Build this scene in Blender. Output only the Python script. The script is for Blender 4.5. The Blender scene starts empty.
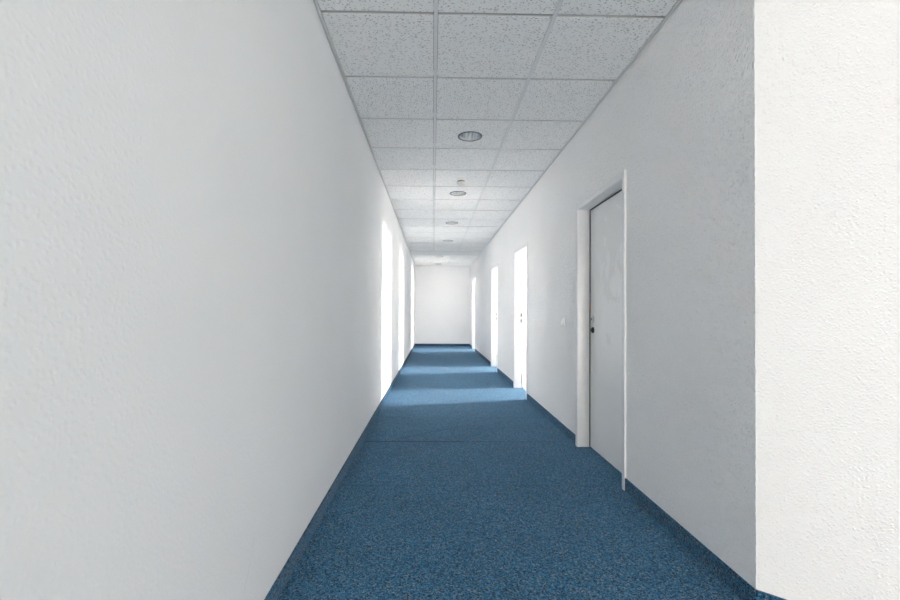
import bpy, bmesh, math, random
from mathutils import Vector, Matrix
from math import sin, cos, pi, sqrt
S = bpy.context.scene
COL = S.collection
random.seed(4)

# ------------------------------------------------------------------ camera
XL, XR, YE, CZ, HC = -0.6114, 1.2365, 14.7132, 1.1302, 2.6929
WT = 0.125                                  # thickness of the right-hand partition
ya, pt, ro = 0.0173, 0.0105, -0.0049
cam = bpy.data.cameras.new('camera'); camo = bpy.data.objects.new('camera', cam); COL.objects.link(camo)
fw = Vector((sin(ya)*cos(pt), cos(ya)*cos(pt), sin(pt)))
r0 = Vector((cos(ya), -sin(ya), 0)); u0 = Vector((-sin(ya)*sin(pt), -cos(ya)*sin(pt), cos(pt)))
rt = r0*cos(ro) - u0*sin(ro); up = r0*sin(ro) + u0*cos(ro)
M = Matrix((rt, up, -fw)).transposed().to_4x4(); M.translation = (0, 0, CZ)
camo.matrix_world = M
cam.sensor_width = 36; cam.lens = 436.8704/900*36
cam.shift_x = 9.3312/900; cam.shift_y = 7.9387/900
cam.clip_start = 0.05; cam.clip_end = 200
S.camera = camo

# ------------------------------------------------------------------ light and exposure
S.view_settings.view_transform = 'Standard'; S.view_settings.look = 'None'
S.view_settings.exposure = 0.11; S.view_settings.gamma = 1.0
S.view_settings.use_curve_mapping = False
S.cycles.sample_clamp_indirect = 0; S.cycles.max_bounces = 14; S.cycles.diffuse_bounces = 10
W = bpy.data.worlds.new('sky'); S.world = W; W.use_nodes = True
bg = W.node_tree.nodes['Background']; bg.inputs[0].default_value = (1, .93, .84, 1); bg.inputs[1].default_value = 1.0

def daylight(name, loc, direction, w, h, power, col=(1, .99, .97)):
    l = bpy.data.lights.new(name, 'AREA'); l.shape = 'RECTANGLE'; l.size = w; l.size_y = h
    l.energy = power; l.color = col
    o = bpy.data.objects.new(name, l); COL.objects.link(o)
    o.location = loc; o.rotation_euler = Vector(direction).to_track_quat('-Z', 'Z').to_euler()
    return o
DOORS = [(2.820, 3.686), (5.725, 6.575), (8.345, 9.185), (12.850, 13.680)]
XO = 6.3                                    # outer wall of the side rooms
LOBY = -8.0; LOBX = 4.6
ROOMW = [(6.70, 7.40), (9.05, 9.85), (13.55, 14.45)]          # windows of the three open rooms
ROOMP = [2900, 2600, 2050]
for (a, b), p in zip(ROOMW, ROOMP):
    daylight('room_daylight', (XO+.40, (a+b)/2, 1.55), (-1, 0, 0), b-a, 1.7, p, (1, .96, .93))
LOBW = [(-.50, 1.35), (1.75, 4.2)]
LOBP = [435, 170]
for (a, b), p in zip(LOBW, LOBP):
    daylight('lobby_daylight', ((a+b)/2, LOBY-.40, .80), (0, 1, .12), b-a, 1.3, p, (1, .908, .805))

# ------------------------------------------------------------------ node helpers
def new_mat(name):
    m = bpy.data.materials.new(name); m.use_nodes = True
    nt = m.node_tree; b = nt.nodes['Principled BSDF']
    return m, nt, b
def nd(nt, typ, **kw):
    n = nt.nodes.new(typ)
    for k, v in kw.items():
        if k.startswith('i_'): n.inputs[k[2:].replace('_', ' ')].default_value = v
        else: setattr(n, k, v)
    return n
def math_(nt, op, a, b=None, clamp=False):
    n = nt.nodes.new('ShaderNodeMath'); n.operation = op; n.use_clamp = clamp
    for i, v in enumerate((a, b)):
        if v is None: continue
        if hasattr(v, 'links') or hasattr(v, 'is_output'): nt.links.new(v, n.inputs[i])
        else: n.inputs[i].default_value = v
    return n.outputs[0]
def ramp(nt, fac, stops, interp='LINEAR'):
    r = nt.nodes.new('ShaderNodeValToRGB'); r.color_ramp.interpolation = interp
    e = r.color_ramp.elements
    while len(e) < len(stops): e.new(0.5)
    for i, (p, c) in enumerate(stops):
        e[i].position = p
        e[i].color = (c, c, c, 1) if not isinstance(c, tuple) else (*c, 1)
    nt.links.new(fac, r.inputs[0]); return r.outputs[0]
def mixc(nt, fac, a, b, blend='MIX'):
    n = nt.nodes.new('ShaderNodeMix'); n.data_type = 'RGBA'; n.blend_type = blend
    for i, v in ((0, fac), (6, a), (7, b)):
        if hasattr(v, 'is_output'): nt.links.new(v, n.inputs[i])
        elif isinstance(v, tuple): n.inputs[i].default_value = (*v, 1)
        else: n.inputs[i].default_value = v
    return n.outputs[2]
def plain(name, col, rough=.5, metal=0., spec=.5):
    m, nt, b = new_mat(name)
    geo = nd(nt, 'ShaderNodeNewGeometry')
    n = nd(nt, 'ShaderNodeTexNoise', i_Scale=18.); nt.links.new(geo.outputs['Position'], n.inputs['Vector'])
    f = ramp(nt, n.outputs[0], [(.3, .95), (.7, 1.0)])
    c = mixc(nt, 1., col, f, 'MULTIPLY'); nt.links.new(c, b.inputs['Base Color'])
    b.inputs['Roughness'].default_value = rough; b.inputs['Metallic'].default_value = metal
    b.inputs['Specular IOR Level'].default_value = spec
    return m
def seg_mask(nt, pos, axes, A, B, w, soft):
    """1 on the segment A-B (in two of the world axes), 0 away from it"""
    sx = nd(nt, 'ShaderNodeSeparateXYZ'); nt.links.new(pos, sx.inputs[0])
    u, v = sx.outputs[axes[0]], sx.outputs[axes[1]]
    L = sqrt((B[0]-A[0])**2+(B[1]-A[1])**2); dx, dy = (B[0]-A[0])/L, (B[1]-A[1])/L
    pu = math_(nt, 'SUBTRACT', u, A[0]); pv = math_(nt, 'SUBTRACT', v, A[1])
    t = math_(nt, 'ADD', math_(nt, 'MULTIPLY', pu, dx), math_(nt, 'MULTIPLY', pv, dy))
    d = math_(nt, 'ABSOLUTE', math_(nt, 'ADD', math_(nt, 'MULTIPLY', pu, -dy), math_(nt, 'MULTIPLY', pv, dx)))
    m = math_(nt, 'SUBTRACT', 1., math_(nt, 'DIVIDE', math_(nt, 'SUBTRACT', d, w), soft), True)
    m2 = math_(nt, 'MULTIPLY', math_(nt, 'DIVIDE', t, .03), 1., True)
    m3 = math_(nt, 'DIVIDE', math_(nt, 'SUBTRACT', L, t), .03, True)
    return math_(nt, 'MULTIPLY', m, math_(nt, 'MULTIPLY', m2, m3))

# ------------------------------------------------------------------ materials
def wallpaper(name, strength, scale, col=(.935, .935, .935), marks=()):
    m, nt, b = new_mat(name)
    geo = nd(nt, 'ShaderNodeNewGeometry'); pos = geo.outputs['Position']
    n1 = nd(nt, 'ShaderNodeTexNoise', i_Scale=scale, i_Detail=3., i_Roughness=.55, i_Distortion=0.)
    n2 = nd(nt, 'ShaderNodeTexNoise', i_Scale=scale*.45, i_Detail=1.)
    big = nd(nt, 'ShaderNodeTexNoise', i_Scale=1.3, i_Detail=2.)
    for n in (n1, n2, big): nt.links.new(pos, n.inputs['Vector'])
    vo = nd(nt, 'ShaderNodeTexVoronoi', i_Scale=scale*1.15); wob = nd(nt, 'ShaderNodeTexNoise', i_Scale=scale*.8)
    nt.links.new(pos, wob.inputs['Vector'])
    ad = nd(nt, 'ShaderNodeVectorMath', operation='MULTIPLY_ADD'); ad.inputs[1].default_value = (.9/scale,)*3
    nt.links.new(wob.outputs['Color'], ad.inputs[0]); nt.links.new(pos, ad.inputs[2]); nt.links.new(ad.outputs[0], vo.inputs['Vector'])
    sc_ = nd(nt, 'ShaderNodeSeparateColor'); nt.links.new(vo.outputs['Color'], sc_.inputs[0])
    chips = math_(nt, 'MULTIPLY', ramp(nt, vo.outputs['Distance'], [(.05, 1.), (.65, 0.)]), ramp(nt, sc_.outputs[0], [(.15, .15), (.75, 1.)]))
    h = math_(nt, 'ADD', chips, math_(nt, 'MULTIPLY', n1.outputs[0], .35))
    bu = nd(nt, 'ShaderNodeBump', i_Strength=min(strength, 1.), i_Distance=.004*max(strength, 1.)); nt.links.new(h, bu.inputs['Height'])
    nt.links.new(bu.outputs[0], b.inputs['Normal'])
    c = mixc(nt, ramp(nt, big.outputs[0], [(.35, 0.), (.65, 1.)]), tuple(v*.975 for v in col), col)
    for (axes, A, B, w, amt) in marks:
        k = seg_mask(nt, pos, axes, A, B, w, .0015)
        c = mixc(nt, math_(nt, 'MULTIPLY', k, amt), c, (.33, .33, .33))
    nt.links.new(c, b.inputs['Base Color'])
    b.inputs['Roughness'].default_value = .75; b.inputs['Specular IOR Level'].default_value = .25
    return m
M_wall_l = wallpaper('woodchip_wallpaper_fine', .16, 75, marks=[('YZ', (1.43, .19), (1.50, .30), .0006, .25), ('YZ', (1.50, .30), (1.53, .37), .0006, .2)])
M_wall_r = wallpaper('woodchip_wallpaper', 1.9, 68, marks=[('YZ', (4.93, .665), (4.96, .68), .003, .35), ('YZ', (4.60, .46), (4.67, .50), .0015, .3)])
M_wall_d = wallpaper('woodchip_wallpaper_coarse', .6, 105)
M_wall_e = wallpaper('painted_end_wall', .3, 60)

def carpet(name, marks=(), shade=1.):
    m, nt, b = new_mat(name)
    geo = nd(nt, 'ShaderNodeNewGeometry'); pos = geo.outputs['Position']
    v = nd(nt, 'ShaderNodeTexVoronoi', i_Scale=190.); nt.links.new(pos, v.inputs['Vector'])
    sp = nd(nt, 'ShaderNodeSeparateColor'); nt.links.new(v.outputs['Color'], sp.inputs[0])
    c = ramp(nt, sp.outputs[0], [(0., (.006, .028, .056)), (.20, (.013, .086, .160)), (.42, (.025, .152, .295)),
                                 (.62, (.046, .185, .345)), (.80, (.085, .200, .290)), (.93, (.23, .25, .25))], 'CONSTANT')
    n = nd(nt, 'ShaderNodeTexNoise', i_Scale=75., i_Detail=3.); nt.links.new(pos, n.inputs['Vector'])
    c = mixc(nt, 1., c, ramp(nt, n.outputs[0], [(.3, .70), (.7, 1.30)]), 'MULTIPLY')
    big = nd(nt, 'ShaderNodeTexNoise', i_Scale=2.2, i_Detail=2.); nt.links.new(pos, big.inputs['Vector'])
    c = mixc(nt, 1., c, ramp(nt, big.outputs[0], [(.3, .90), (.7, 1.06)]), 'MULTIPLY')
    if shade < 1: c = mixc(nt, 1., c, (shade, shade, shade), 'MULTIPLY')
    for (A, B, w, amt) in marks:
        k = seg_mask(nt, pos, 'XY', A, B, w, .006)
        c = mixc(nt, math_(nt, 'MULTIPLY', k, amt), c, (.006, .022, .040))
    nt.links.new(c, b.inputs['Base Color'])
    bu = nd(nt, 'ShaderNodeBump', i_Strength=.7, i_Distance=.004)
    nt.links.new(math_(nt, 'ADD', v.outputs['Distance'], n.outputs[0]), bu.inputs['Height']); nt.links.new(bu.outputs[0], b.inputs['Normal'])
    b.inputs['Roughness'].default_value = .95; b.inputs['Specular IOR Level'].default_value = .1
    b.inputs['Sheen Weight'].default_value = .25; b.inputs['Sheen Roughness'].default_value = .5
    b.inputs['Sheen Tint'].default_value = (.55, .75, 1, 1)
    return m
M_carpet = carpet('blue_flecked_carpet', marks=[
    ((-.60, 3.842), (.30, 3.835), .010, .9), ((.30, 3.835), (1.36, 3.825), .006, .6),
    ((-.60, 2.868), (1.0, 2.855), .005, .22),
    ((-.34, 3.905), (.26, 4.33), .007, .4), ((.45, 4.69), (1.23, 4.70), .010, .55), ((-.60, 4.72), (.2, 4.70), .005, .3)])
M_skirt = carpet('blue_carpet_strip_shaded', shade=.78)  # same carpet darkened; the shade on its upright pile is in the colour

def tile_mat():
    m, nt, b = new_mat('mineral_fibre_tile')
    uv = nd(nt, 'ShaderNodeTexCoord').outputs['UV']
    mp = nd(nt, 'ShaderNodeMapping'); mp.inputs['Scale'].default_value = (150, 52, 1); nt.links.new(uv, mp.inputs[0])
    v = nd(nt, 'ShaderNodeTexVoronoi', i_Scale=1.); nt.links.new(mp.outputs[0], v.inputs['Vector'])
    sp = nd(nt, 'ShaderNodeSeparateColor'); nt.links.new(v.outputs['Color'], sp.inputs[0])
    hole = math_(nt, 'MULTIPLY', ramp(nt, v.outputs['Distance'], [(.16, 1.), (.34, 0.)]),
                 ramp(nt, sp.outputs[0], [(.28, 0.), (.34, 1.)]))
    mp2 = nd(nt, 'ShaderNodeMapping'); mp2.inputs['Scale'].default_value = (420, 230, 1); nt.links.new(uv, mp2.inputs[0])
    v2 = nd(nt, 'ShaderNodeTexVoronoi', i_Scale=1.); nt.links.new(mp2.outputs[0], v2.inputs['Vector'])
    pin = ramp(nt, v2.outputs['Distance'], [(.12, .35), (.24, 0.)])
    k = math_(nt, 'MAXIMUM', hole, pin)
    c = mixc(nt, k, (.94, .94, .935), (.22, .22, .22))
    nt.links.new(c, b.inputs['Base Color'])
    bu = nd(nt, 'ShaderNodeBump', i_Strength=.6, i_Distance=.002, invert=True); nt.links.new(k, bu.inputs['Height'])
    nt.links.new(bu.outputs[0], b.inputs['Normal'])
    b.inputs['Roughness'].default_value = .9; b.inputs['Specular IOR Level'].default_value = .1
    return m
M_tile = tile_mat()
M_grid = plain('grid_enamel', (.82, .83, .83), .4)
M_ivory = plain('aged_white_plastic', (.70, .70, .68), .4)
M_edge = plain('shaded_tile_edge', (.72, .72, .71), .9)  # greyer than the tile faces, joint shade is partly put into the colour
M_plenum = plain('void_shade_slab', (.12, .12, .12), .9)  # dark grey puts the shade of the enclosed ceiling void into the colour
M_frame = plain('door_frame_enamel', (.86, .865, .87), .32)
M_plain = plain('white_room_paint', (.88, .88, .87), .8)
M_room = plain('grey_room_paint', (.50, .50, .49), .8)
M_band = plain('bulkhead_plaster', (.80, .80, .80), .8)
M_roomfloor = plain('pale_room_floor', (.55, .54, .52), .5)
M_white = plain('white_plastic', (.84, .84, .83), .35)
M_black = plain('black_metal', (.02, .02, .022), .35)
M_seal = plain('dark_rubber_seal', (.05, .05, .05), .7)
M_steel = plain('brushed_steel', (.42, .42, .43), .3, .9)
M_rim = plain('blue_grey_rim', (.13, .17, .20), .35, .5)
M_chrome = plain('polished_reflector', (.80, .81, .82), .3, .4)
M_lamp = plain('unlit_lamp_glass', (.95, .95, .94), .25)
M_tape = plain('orange_tape', (.60, .27, .05), .6)
M_cable = plain('grey_cable_sheath', (.05, .05, .05), .5)
M_concrete = plain('outside_ground', (.45, .45, .44), .9)
def leaf_mat():
    m, nt, b = new_mat('grey_smeared_door_leaf')
    geo = nd(nt, 'ShaderNodeNewGeometry'); pos = geo.outputs['Position']
    mp = nd(nt, 'ShaderNodeMapping'); mp.inputs['Scale'].default_value = (1, 2.6, 1.6); mp.inputs['Rotation'].default_value = (.5, 0, 0)
    nt.links.new(pos, mp.inputs[0])
    n = nd(nt, 'ShaderNodeTexNoise', i_Scale=2.4, i_Detail=5., i_Roughness=.6, i_Distortion=.6); nt.links.new(mp.outputs[0], n.inputs['Vector'])
    sx = nd(nt, 'ShaderNodeSeparateXYZ'); nt.links.new(pos, sx.inputs[0])
    # wiped, chalky patch between 0.9 m and 1.75 m on the hinge-side half of the leaf
    up_ = math_(nt, 'ADD', math_(nt, 'MULTIPLY', math_(nt, 'SUBTRACT', 1.52, sx.outputs[2]), 1.6), math_(nt, 'MULTIPLY', math_(nt, 'SUBTRACT', n.outputs[0], .5), 6.))
    up_ = math_(nt, 'MULTIPLY', up_, 3., True)
    dn = math_(nt, 'DIVIDE', math_(nt, 'SUBTRACT', sx.outputs[2], .55), .5, True)
    sd = math_(nt, 'DIVIDE', math_(nt, 'SUBTRACT', 3.56, sx.outputs[1]), .18, True)
    k = math_(nt, 'MULTIPLY', math_(nt, 'MULTIPLY', up_, dn), sd)
    c = mixc(nt, k, (.87, .87, .86), (.96, .96, .96))
    nt.links.new(c, b.inputs['Base Color']); b.inputs['Roughness'].default_value = .5
    return m
M_leaf = leaf_mat()
def glass_mat():
    m, nt, b = new_mat('clear_window_glass')
    tr = nd(nt, 'ShaderNodeBsdfTransparent'); gl = nd(nt, 'ShaderNodeBsdfGlossy'); gl.inputs['Roughness'].default_value = .02
    mx = nd(nt, 'ShaderNodeMixShader'); mx.inputs[0].default_value = .06
    nt.links.new(tr.outputs[0], mx.inputs[1]); nt.links.new(gl.outputs[0], mx.inputs[2])
    nt.links.new(mx.outputs[0], nt.nodes['Material Output'].inputs[0]); return m
M_glass = glass_mat()

# ------------------------------------------------------------------ mesh helpers
def box(bm, x0, x1, y0, y1, z0, z1):
    vs = [bm.verts.new(p) for p in ((x0,y0,z0),(x1,y0,z0),(x1,y1,z0),(x0,y1,z0),(x0,y0,z1),(x1,y0,z1),(x1,y1,z1),(x0,y1,z1))]
    for f in ((0,3,2,1),(4,5,6,7),(0,1,5,4),(1,2,6,5),(2,3,7,6),(3,0,4,7)): bm.faces.new([vs[i] for i in f])
def prism(bm, pts, z0, z1):
    a = [bm.verts.new((x, y, z0)) for x, y in pts]; b = [bm.verts.new((x, y, z1)) for x, y in pts]
    bm.faces.new(a[::-1]); bm.faces.new(b); n = len(pts)
    for i in range(n): bm.faces.new((a[i], a[(i+1) % n], b[(i+1) % n], b[i]))
def lathe(bm, prof, c, axis='Z', n=40, cap0=False, cap1=False):
    """prof: (radius, height along axis)"""
    rings = []
    for r, h in prof:
        ring = []
        for i in range(n):
            a = 2*pi*i/n; p = {'Z': (r*cos(a), r*sin(a), h), 'X': (h, r*cos(a), r*sin(a)), 'Y': (r*cos(a), h, r*sin(a))}[axis]
            ring.append(bm.verts.new((c[0]+p[0], c[1]+p[1], c[2]+p[2])))
        rings.append(ring)
    for a, b in zip(rings, rings[1:]):
        for i in range(n): bm.faces.new((a[i], a[(i+1) % n], b[(i+1) % n], b[i]))
    if cap0: bm.faces.new(rings[0])
    if cap1: bm.faces.new(rings[-1][::-1])
def tube(bm, pts, r, n=8):
    pts = [Vector(p) for p in pts]; rings = []
    for i, p in enumerate(pts):
        d = (pts[min(i+1, len(pts)-1)]-pts[max(i-1, 0)]).normalized()
        a = d.cross(Vector((1, 0, 0)));  a = d.cross(Vector((0, 1, 0))) if a.length < .1 else a
        a.normalize(); b = d.cross(a)
        rings.append([bm.verts.new(p+r*(a*cos(2*pi*k/n)+b*sin(2*pi*k/n))) for k in range(n)])
    for a, b in zip(rings, rings[1:]):
        for i in range(n): bm.faces.new((a[i], a[(i+1) % n], b[(i+1) % n], b[i]))
    bm.faces.new(rings[0]); bm.faces.new(rings[-1][::-1])
def obj(name, bm, mat, parent=None, smooth=False, bevel=0, seg=2):
    bmesh.ops.recalc_face_normals(bm, faces=bm.faces)
    me = bpy.data.meshes.new(name); bm.to_mesh(me); bm.free(); [me.materials.append(q) for q in (mat if isinstance(mat, (list, tuple)) else [mat])]
    o = bpy.data.objects.new(name, me); COL.objects.link(o)
    if parent:
        o.parent = parent
        if parent.type == 'EMPTY':
            me.transform(Matrix.Translation(-world_loc(parent)))
    if smooth:
        for p in me.polygons: p.use_smooth = True
        md = o.modifiers.new('edges', 'EDGE_SPLIT'); md.split_angle = math.radians(35)
    if bevel:
        b = o.modifiers.new('bevel', 'BEVEL'); b.width = bevel; b.segments = seg; b.limit_method = 'ANGLE'
    return o
def world_loc(o):
    v = Vector(o.location)
    while o.parent: o = o.parent; v += Vector(o.location)
    return v
def B(): return bmesh.new()
def struct(o, label=None):
    o['kind'] = 'structure'
    if label: o['label'] = label
    return o
def tag(o, label, cat, group=None):
    o['label'] = label; o['category'] = cat
    if group: o['group'] = group
    return o
def empty(name, loc):
    o = bpy.data.objects.new(name, None); COL.objects.link(o); o.location = loc; o.empty_display_size = .05; return o

# ------------------------------------------------------------------ structure
ZT = HC + .32
A = Vector((XR, 1.656)); d = Vector((.75, -.66)).normalized(); nn = Vector((-d.y, d.x))
Bp = A + d*((LOBX-A.x)/d.x); Mt = Vector((XR+WT, A.y + nn.y*WT + d.y*((WT-nn.x*WT)/d.x)))
bm = B(); prism(bm, [(XL-.15, LOBY-.3), (LOBX+.15, LOBY-.3), (LOBX+.15, Bp.y+.25), (XR+WT, Mt.y+.05), (XR+WT, YE+.15), (XL-.15, YE+.15)], -.12, 0)
struct(obj('floor', bm, M_carpet), 'blue flecked carpet floor running down the corridor')
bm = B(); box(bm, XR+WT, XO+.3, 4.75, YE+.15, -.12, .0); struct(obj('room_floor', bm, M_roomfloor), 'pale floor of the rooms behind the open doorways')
bm = B(); box(bm, XL-.15, XL, LOBY, YE, 0, ZT); struct(obj('wall_left', bm, M_wall_l), 'long white wallpapered wall on the left')
bm = B(); box(bm, XL-.15, XO+.3, YE, YE+.15, 0, ZT); struct(obj('wall_end', bm, M_wall_e), 'white wall closing the far end of the corridor')
# right wall with its four door openings
bm = B(); ov = .02; top = 2.01+ov
edges = [A.y] + [e for a, b in DOORS for e in (a-ov, b+ov)] + [YE]
for i in range(0, len(edges), 2):
    a, b = edges[i], edges[i+1]
    if i == 0: prism(bm, [(XR, a), (XR, b), (XR+WT, b), (XR+WT, Mt.y)], 0, ZT)
    else: box(bm, XR, XR+WT, a, b, 0, ZT)
for (a, b), t_ in zip(DOORS, (2.01, 2.02, 2.035, 2.16)): box(bm, XR, XR+WT, a-ov, b+ov, t_+ov, ZT)
struct(obj('wall_right', bm, M_wall_r), 'white woodchip-papered corridor wall with four doors on the right')
bm = B(); prism(bm, [tuple(A), tuple(Bp), tuple(Bp+nn*WT), tuple(Mt)], 0, ZT)
struct(obj('wall_diagonal', bm, M_wall_d), 'brightly lit woodchip-papered diagonal wall at the right edge')
# walls of the open space behind the camera
bm = B(); box(bm, LOBX, LOBX+.15, LOBY, Bp.y+.2, 0, ZT); struct(obj('wall_side', bm, M_plain))
def pierced(bm, horizontal, c0, c1, lo, hi, wins, zb, zt):
    """wall slab from lo to hi with window openings; horizontal: runs along X"""
    def bb(a, b, z0, z1):
        if horizontal: box(bm, a, b, c0, c1, z0, z1)
        else: box(bm, c0, c1, a, b, z0, z1)
    cur = lo
    for a, b in wins:
        bb(cur, a, 0, ZT); bb(a, b, 0, zb); bb(a, b, zt, ZT); cur = b
    bb(cur, hi, 0, ZT)
bm = B(); pierced(bm, True, LOBY-.25, LOBY, XL-.15, LOBX+.15, LOBW, .1, 2.3); struct(obj('wall_back', bm, M_plain))
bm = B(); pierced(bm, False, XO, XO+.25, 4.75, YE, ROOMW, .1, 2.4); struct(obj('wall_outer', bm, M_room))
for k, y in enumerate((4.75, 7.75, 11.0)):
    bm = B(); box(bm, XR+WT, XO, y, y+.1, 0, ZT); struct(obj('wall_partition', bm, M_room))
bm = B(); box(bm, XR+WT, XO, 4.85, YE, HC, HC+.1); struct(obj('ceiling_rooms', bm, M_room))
bm = B(); box(bm, XL-.15, LOBX+.15, LOBY-.25, 1.64, HC, HC+.05); struct(obj('ceiling_lobby', bm, M_plain))
bm = B(); box(bm, XL-.15, XO+.3, LOBY-.3, YE+.15, ZT, ZT+.12); struct(obj('ceiling_slab', bm, M_plenum))
# windows
def window(idx, horizontal, c, a, b, z0, z1, inward):
    r = empty('window_%d' % idx, ((a+b)/2, c, z0) if horizontal else (c, (a+b)/2, z0)); struct(r)
    def bb(bm, u0, u1, z_0, z_1, t0, t1):
        if horizontal: box(bm, u0, u1, c+t0, c+t1, z_0, z_1)
        else: box(bm, c+t0, c+t1, u0, u1, z_0, z_1)
    bm = B(); f = .06
    bb(bm, a, a+f, z0, z1, -.03, .03); bb(bm, b-f, b, z0, z1, -.03, .03)
    bb(bm, a+f, b-f, z0, z0+f, -.03, .03); bb(bm, a+f, b-f, z1-f, z1, -.03, .03)
    obj('window_frame', bm, M_white, r)
    bm = B(); bb(bm, a+f, b-f, z0+f, z1-f, -.006, .006); obj('pane', bm, M_glass, r)
n = 1
for a, b in LOBW: window(n, True, LOBY-.15, a, b, .1, 2.3, 1); n += 1
for a, b in ROOMW: window(n, False, XO+.15, a, b, .1, 2.4, -1); n += 1

# baseboards: carpet strips
bh, bt = .081, .010
bm = B(); box(bm, XL, XL+bt, LOBY, YE-bt, 0, bh); struct(obj('baseboard_left', bm, M_skirt, bevel=.002, seg=1), 'blue carpet strip along the left wall')
bm = B(); box(bm, XL, XR, YE-bt, YE, 0, bh); struct(obj('baseboard_end', bm, M_skirt, bevel=.002, seg=1), 'blue carpet strip across the end wall')
bm = B(); oc = .045
edges = [A.y] + [e for a, b in DOORS for e in (a-oc, b+oc)] + [YE-bt]
for i in range(0, len(edges), 2):
    a, b = edges[i], edges[i+1]
    if i == 0: prism(bm, [(XR, a), (XR, b), (XR-bt, b), (XR-bt, a-.0045)], 0, bh)
    else: box(bm, XR-bt, XR, a, b, 0, bh)
struct(obj('baseboard_right', bm, M_skirt, bevel=.002, seg=1), 'blue carpet strip along the right wall between the doors')
bm = B(); Ai = Vector((XR-bt, A.y-.0045)); prism(bm, [tuple(A), tuple(Ai), tuple(Bp-nn*bt), tuple(Bp)], 0, bh)
struct(obj('baseboard_diagonal', bm, M_skirt), 'blue carpet strip along the diagonal wall')

# ------------------------------------------------------------------ ceiling: tiles in a metal grid
T = .625; C1 = .0068; Y0 = 2.2671; YB = Y0 + 14*T           # first grid ends at YB
G2 = 11.87; C2 = -.14
LX = C1 + T/2
lights1 = [Y0+T*(k+.5)+o_ for k, o_ in ((2, .022), (5, 0), (8, .015), (11, .03))]; lights2 = [G2+.5*T, G2+3.5*T]; RH = .100
bm = B(); uvl = bm.loops.layers.uv.new('UVMap')
def tile(x0, x1, y0, y1, hole=None, rot=0, off=(0, 0)):
    z0, z1 = HC, HC+.026
    def setuv(f):
        for l in f.loops:
            x, y = l.vert.co.x, l.vert.co.y
            l[uvl].uv = ((x+off[0], y+off[1]) if rot == 0 else (y+off[0], x+off[1]))
    if hole is None:
        before = set(bm.faces); box(bm, x0, x1, y0, y1, z0, z1)
        for f in bm.faces:
            if f not in before: setuv(f)
        return
    hx, hy = hole; N = 48; ci, sq, cu, su = [], [], [], []
    for i in range(N):
        a = 2*pi*(i+.0)/N; cx_, sy_ = cos(a), sin(a)
        ci.append(bm.verts.new((hx+RH*cx_, hy+RH*sy_, z0))); cu.append(bm.verts.new((hx+RH*cx_, hy+RH*sy_, z1)))
        tx = ((x1-hx)/cx_ if cx_ > 1e-9 else (x0-hx)/cx_ if cx_ < -1e-9 else 1e9)
        ty = ((y1-hy)/sy_ if sy_ > 1e-9 else (y0-hy)/sy_ if sy_ < -1e-9 else 1e9)
        t = min(tx, ty); px, py = hx+t*cx_, hy+t*sy_
        for qx in (x0, x1):
            for qy in (y0, y1):
                if abs(math.atan2(qy-hy, qx-hx)-math.atan2(sy_, cx_)) < pi/N: px, py = qx, qy
        sq.append(bm.verts.new((px, py, z0))); su.append(bm.verts.new((px, py, z1)))
    for i in range(N):
        j = (i+1) % N
        for q in ((ci[i], ci[j], sq[j], sq[i]), (ci[i], ci[j], cu[j], cu[i]), (sq[i], sq[j], su[j], su[i])): setuv(bm.faces.new(q))
g = .0125; wg = .022
def cols_of(c): return [(XL+wg, c-g), (c+g, c+T-g), (c+T+g, min(c+2*T-g, XR-wg))]
def lay(c, y_start, n, ylim, holes):
    for k in range(n):
        y0, y1 = y_start+T*k+.010, min(y_start+T*(k+1)-.010, ylim)
        cs = [(XL+wg, c-g), (c+g, c+T-g)]
        if c+2*T < XR-.05: cs += [(c+T+g, c+2*T-g), (c+2*T+g, XR-wg)]
        else: cs += [(c+T+g, XR-wg)]
        for j, (x0, x1) in enumerate(cs):
            h = None
            for hy in holes:
                if y0 < hy < y1 and j == 1: h = ((c+T/2), hy)
            rot = 0
            if y_start < 5 and k == 0: rot = 1
            elif y_start < 5 and k > 1: rot = random.choice((0, 1))
            tile(x0, x1, y0, y1, h, rot, (random.random()*9, random.random()*9))
lay(C1, Y0-T, 1, 99, []); lay(C1, Y0, 14, 99, lights1); lay(C2, G2, 5, YE-wg, lights2)
for f in bm.faces:
    f.normal_update()
    if abs(f.normal.z) < .5: f.material_index = 1
ceil = struct(obj('ceiling', bm, (M_tile, M_edge)), 'white fissured mineral fibre ceiling tiles')
bm = B()
def runner(x, y0, y1, w=.0105): box(bm, x-w, x+w, y0, y1, HC-.0015, HC+.03)
for x in (C1, C1+T): runner(x, Y0-T, YB)
for x in (C2, C2+T, C2+2*T): runner(x, G2, YE-.02)
cross1 = [Y0+T*k for k in range(0, 14)]; cross2 = [G2+T*k for k in range(1, 5)]
for y in cross1:
    for a, b in ((XL+.045, C1-.0105), (C1+.0105, C1+T-.0105), (C1+T+.0105, XR-.045)): box(bm, a, b, y-.012, y+.012, HC+.024, HC+.045)
for y in cross2:
    for a, b in ((XL+.045, C2-.0105), (C2+.0105, C2+T-.0105), (C2+T+.0105, C2+2*T-.0105), (C2+2*T+.0105, XR-.03)): box(bm, a, b, y-.012, y+.012, HC+.024, HC+.045)
# wall angles
box(bm, XL+.005, XL+.019, 1.68, YE, HC-.002, HC+.0); box(bm, XR-.019, XR-.005, 1.68, YE, HC-.002, HC+.0)
box(bm, XL+.02, XR-.02, YE-.019, YE-.002, HC-.002, HC+.0)
obj('ceiling_grid', bm, M_grid, ceil)
bm = B(); box(bm, XL+.001, XR-.001, YB+.004, G2-.012, HC-.007, HC+.04)
struct(obj('trim_1', bm, M_band, bevel=.002), 'plain plastered band across the ceiling between the two tile fields')

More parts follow.
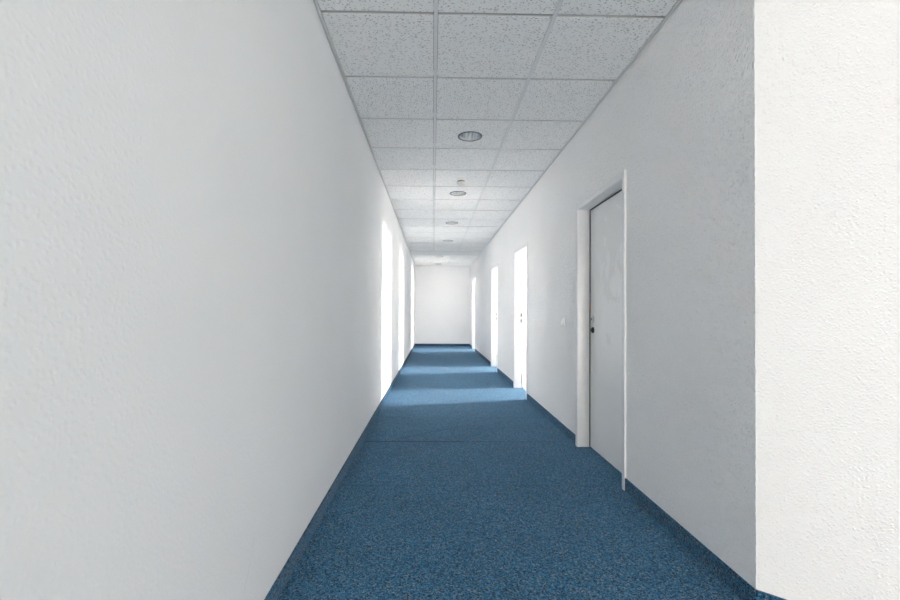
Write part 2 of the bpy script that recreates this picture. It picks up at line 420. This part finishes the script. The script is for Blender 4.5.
# ------------------------------------------------------------------ doors
DTOP = [2.01, 2.02, 2.035, 2.16]
def frame_mesh(a, b, zt=2.01, XD=.088):
    bm = B(); x0 = XR; x1 = XR+WT
    prof = [(x0, .045), (x0-.011, .045), (x0-.0125, .0435), (x0-.0125, .010), (x0-.0115, .0055), (x0-.0085, .002), (x0-.004, 0), (x0+XD, 0),
            (x0+XD, .013), (x1+.012, .013), (x1+.012, .045), (x1, .045), (x1, .0201), (x0, .0201)]
    rows = [[bm.verts.new(p) for p in ((x, a-w, 0), (x, a-w, zt+w), (x, b+w, zt+w), (x, b+w, 0))] for x, w in prof]
    n = len(rows)
    for i in range(n):
        r, s = rows[i], rows[(i+1) % n]
        for k in range(3): bm.faces.new((r[k], r[k+1], s[k+1], s[k]))
    bm.faces.new([r[0] for r in rows]); bm.faces.new([r[3] for r in rows][::-1])
    return bm
for i, (a, b) in enumerate(DOORS):
    r = struct(empty('door_%d' % (i+1), (XR, (a+b)/2, 0)))
    r['label'] = ('closed grey door in a white steel frame, nearest on the right wall' if i == 0 else
                  ['', 'nearest open sunlit doorway past the grey door', 'middle open sunlit doorway', 'farthest open sunlit doorway by the end wall'][i])
    fr = obj('door_frame', frame_mesh(a, b, DTOP[i], .104 if i else .094), M_frame, r, smooth=True)
    xs = XR+(.104 if i else .094)
    # strike plate on the far jamb
    if i:
        bm = B()
        for z in (1.097, 1.010): box(bm, xs-.020, xs-.001, b-.0025, b+.001, z-.028, z+.028)
        obj('strike_plate', bm, M_black, r)
        # hinges on the near jamb
        bm = B()
        for z in (.25, 1.75): lathe(bm, [(.0075, -.05), (.0075, .05)], (XR+WT+.02, a+.004, z), 'Z', 12, True, True)
        obj('hinge', bm, M_steel, r)
    else:
        bm = B(); box(bm, xs+.002, xs+.042, a-.0105, b+.0085, .006, 2.019); leaf = obj('door_leaf', bm, M_leaf, r, bevel=.0015)
        LY = b-.0085
        bm = B()   # rubber seal in the rebate, far side and head
        box(bm, xs-.0035, xs+.002, b-.010, b-.001, 0.004, 2.008); box(bm, xs-.0035, xs+.002, a, b-.010, 2.000, 2.0095)
        obj('door_seal', bm, M_seal, r)
        zz = 1.080; yy = b-.064
        bm = B(); lathe(bm, [(.0001, -.007), (.025, -.007), (.031, -.003), (.031, .003)], (xs, yy, zz), 'X', 28); obj('rosette', bm, M_white, r, smooth=True)
        bm = B(); box(bm, xs-.0085, xs-.004, yy-.007, yy+.007, zz-.009, zz+.009); obj('spindle_hole', bm, M_black, r)
        bm = B(); lathe(bm, [(.0001, -.016), (.012, -.016), (.016, -.012), (.024, -.006), (.026, .003)], (xs, yy-.008, .990), 'X', 28); obj('lock_escutcheon', bm, M_black, r, smooth=True)
        bm = B(); box(bm, xs-.018, xs-.014, yy-.005, yy+.001, .980, 1.000); obj('lock_cylinder', bm, M_steel, r)
        bm = B(); prism(bm, [(xs-.004, b-.022), (xs-.004, b-.001), (xs+.001, b-.001), (xs+.001, b-.022)], 1.178, 1.198)
        obj('tape_scrap', bm, M_tape, r, bevel=.002)
        bm = B(); tube(bm, [(xs-.004, b-.016, 1.30), (xs-.008, b-.020, 1.26), (xs-.007, b-.014, 1.22), (xs-.009, b-.022, 1.18), (xs-.012, b-.034, 1.15), (xs-.007, b-.028, 1.12), (xs-.004, b-.022, 1.10)], .0018)
        obj('wire', bm, M_steel, r, smooth=True)

# ------------------------------------------------------------------ recessed downlights
def downlight(x, y):
    r = empty('ceiling_light', (x, y, HC))
    z = HC
    bm = B(); lathe(bm, [(.094, .0), (.095, -.004), (.101, -.0055), (.109, -.003), (.110, 0)], (x, y, z), 'Z', 48); obj('trim_ring', bm, M_rim, r, smooth=True)
    bm = B(); lathe(bm, [(.094, -.001), (.093, .02), (.086, .05), (.070, .078), (.045, .090), (.0001, .092)], (x, y, z), 'Z', 48); obj('reflector', bm, M_chrome, r, smooth=True)
    for s in (-1, 1):
        bm = B(); cx = x+s*.032
        tube(bm, [(cx, y-.080, z+.022), (cx, y+.080, z+.022)], .010, 12); tube(bm, [(cx+.026*s, y-.062, z+.022), (cx+.026*s, y+.062, z+.022)], .009, 12)
        obj('lamp_tube', bm, M_lamp, r, smooth=True)
    bm = B(); box(bm, x-.009, x+.009, y-.091, y+.091, z+.004, z+.060); obj('centre_baffle', bm, M_lamp, r, bevel=.002)
    return r
def dup(root, loc):
    r = root.copy(); COL.objects.link(r); r.location = loc
    for ch in list(root.children):
        c = ch.copy(); COL.objects.link(c); c.parent = r
    return r
labs = ['large round recessed ceiling light nearest the camera, before the smoke detector', 'round recessed ceiling light just behind the white smoke detector',
        'round recessed ceiling light third from the camera, in the middle of the corridor', 'round recessed ceiling light just before the plain band across the ceiling',
        'round recessed ceiling light just beyond the plain band across the ceiling', 'round recessed ceiling light closest to the end wall']
first = downlight(LX, lights1[0]); allL = [first]
for y in lights1[1:]: allL.append(dup(first, (LX, y, HC)))
for y in lights2: allL.append(dup(first, (C2+T/2, y, HC)))
for o, l in zip(allL, labs): tag(o, l, 'ceiling light', 'recessed lights along the corridor ceiling')

# smoke detector
x, y = LX-.001, 5.050
r = tag(empty('smoke_detector', (x, y, HC)), 'white round smoke detector hanging below the ceiling tile before the second light', 'smoke detector')
bm = B(); lathe(bm, [(.054, 0), (.054, -.022), (.050, -.030), (.046, -.038)], (x, y, HC), 'Z', 40, True, True); obj('detector_base', bm, M_white, r, smooth=True)
bm = B(); lathe(bm, [(.044, -.037), (.044, -.054)], (x, y, HC), 'Z', 40, True, True); obj('sensor_slot', bm, M_seal, r, smooth=True)
bm = B(); lathe(bm, [(.040, -.051), (.052, -.053), (.051, -.070), (.042, -.080), (.0001, -.082)], (x, y, HC), 'Z', 40, True); obj('detector_cap', bm, M_ivory, r, smooth=True)

# ------------------------------------------------------------------ light switches
def switch(y, z, label, k=1.):
    r = tag(empty('light_switch', (XR, y, z)), label, 'light switch', 'light switches on the right wall')
    bm = B(); box(bm, XR-.022*k, XR, y-.041, y+.041, z-.041, z+.041); obj('switch_frame', bm, M_white, r, bevel=.003)
    bm = B(); s = .028
    vs = [bm.verts.new(p) for p in ((XR-.022*k, y-s, z-s), (XR-.022*k, y+s, z-s), (XR-.022*k, y+s, z+s), (XR-.022*k, y-s, z+s),
                                    (XR-.036*k, y-s, z-s), (XR-.036*k, y+s, z-s), (XR-.025*k, y+s, z+s), (XR-.025*k, y-s, z+s))]
    for f in ((0,3,2,1),(4,5,6,7),(0,1,5,4),(1,2,6,5),(2,3,7,6),(3,0,4,7)): bm.faces.new([vs[i] for i in f])
    obj('rocker', bm, M_white, r, bevel=.0015)
switch(4.10, 1.052, 'white light switch on the wall just past the closed grey door')
switch(6.84, 1.055, 'white light switch just beyond the nearest open doorway', .5)
switch(9.40, 1.050, 'small white light switch beyond the middle open doorway', .4)

# ------------------------------------------------------------------ loose cables at the doorways
bm = B(); pts = []
for i in range(13):
    t = i/12; pts.append((XR+.103 - .010*sin(t*2.6), 6.515 + .016*sin(t*3.1) , .004 + .225*t))
tube(bm, pts, .0045); o = obj('cable', bm, M_cable, smooth=True)
tag(o, 'thin grey cable end standing up by the jamb of the nearest open doorway', 'cable', 'loose cable ends at the doorways')
bm = B(); tube(bm, [(XR+.088 - .004*sin(t*.5), 9.10, .004+.26*t/8) for t in range(9)], .003); o = obj('cable', bm, M_cable, smooth=True)
tag(o, 'short thin cable end by the jamb of the middle open doorway', 'cable', 'loose cable ends at the doorways')
# ground outside the windows
bm = B(); box(bm, -14, 26, -20, 30, -.6, -.45); struct(obj('ground', bm, M_concrete), 'ground outside the building')
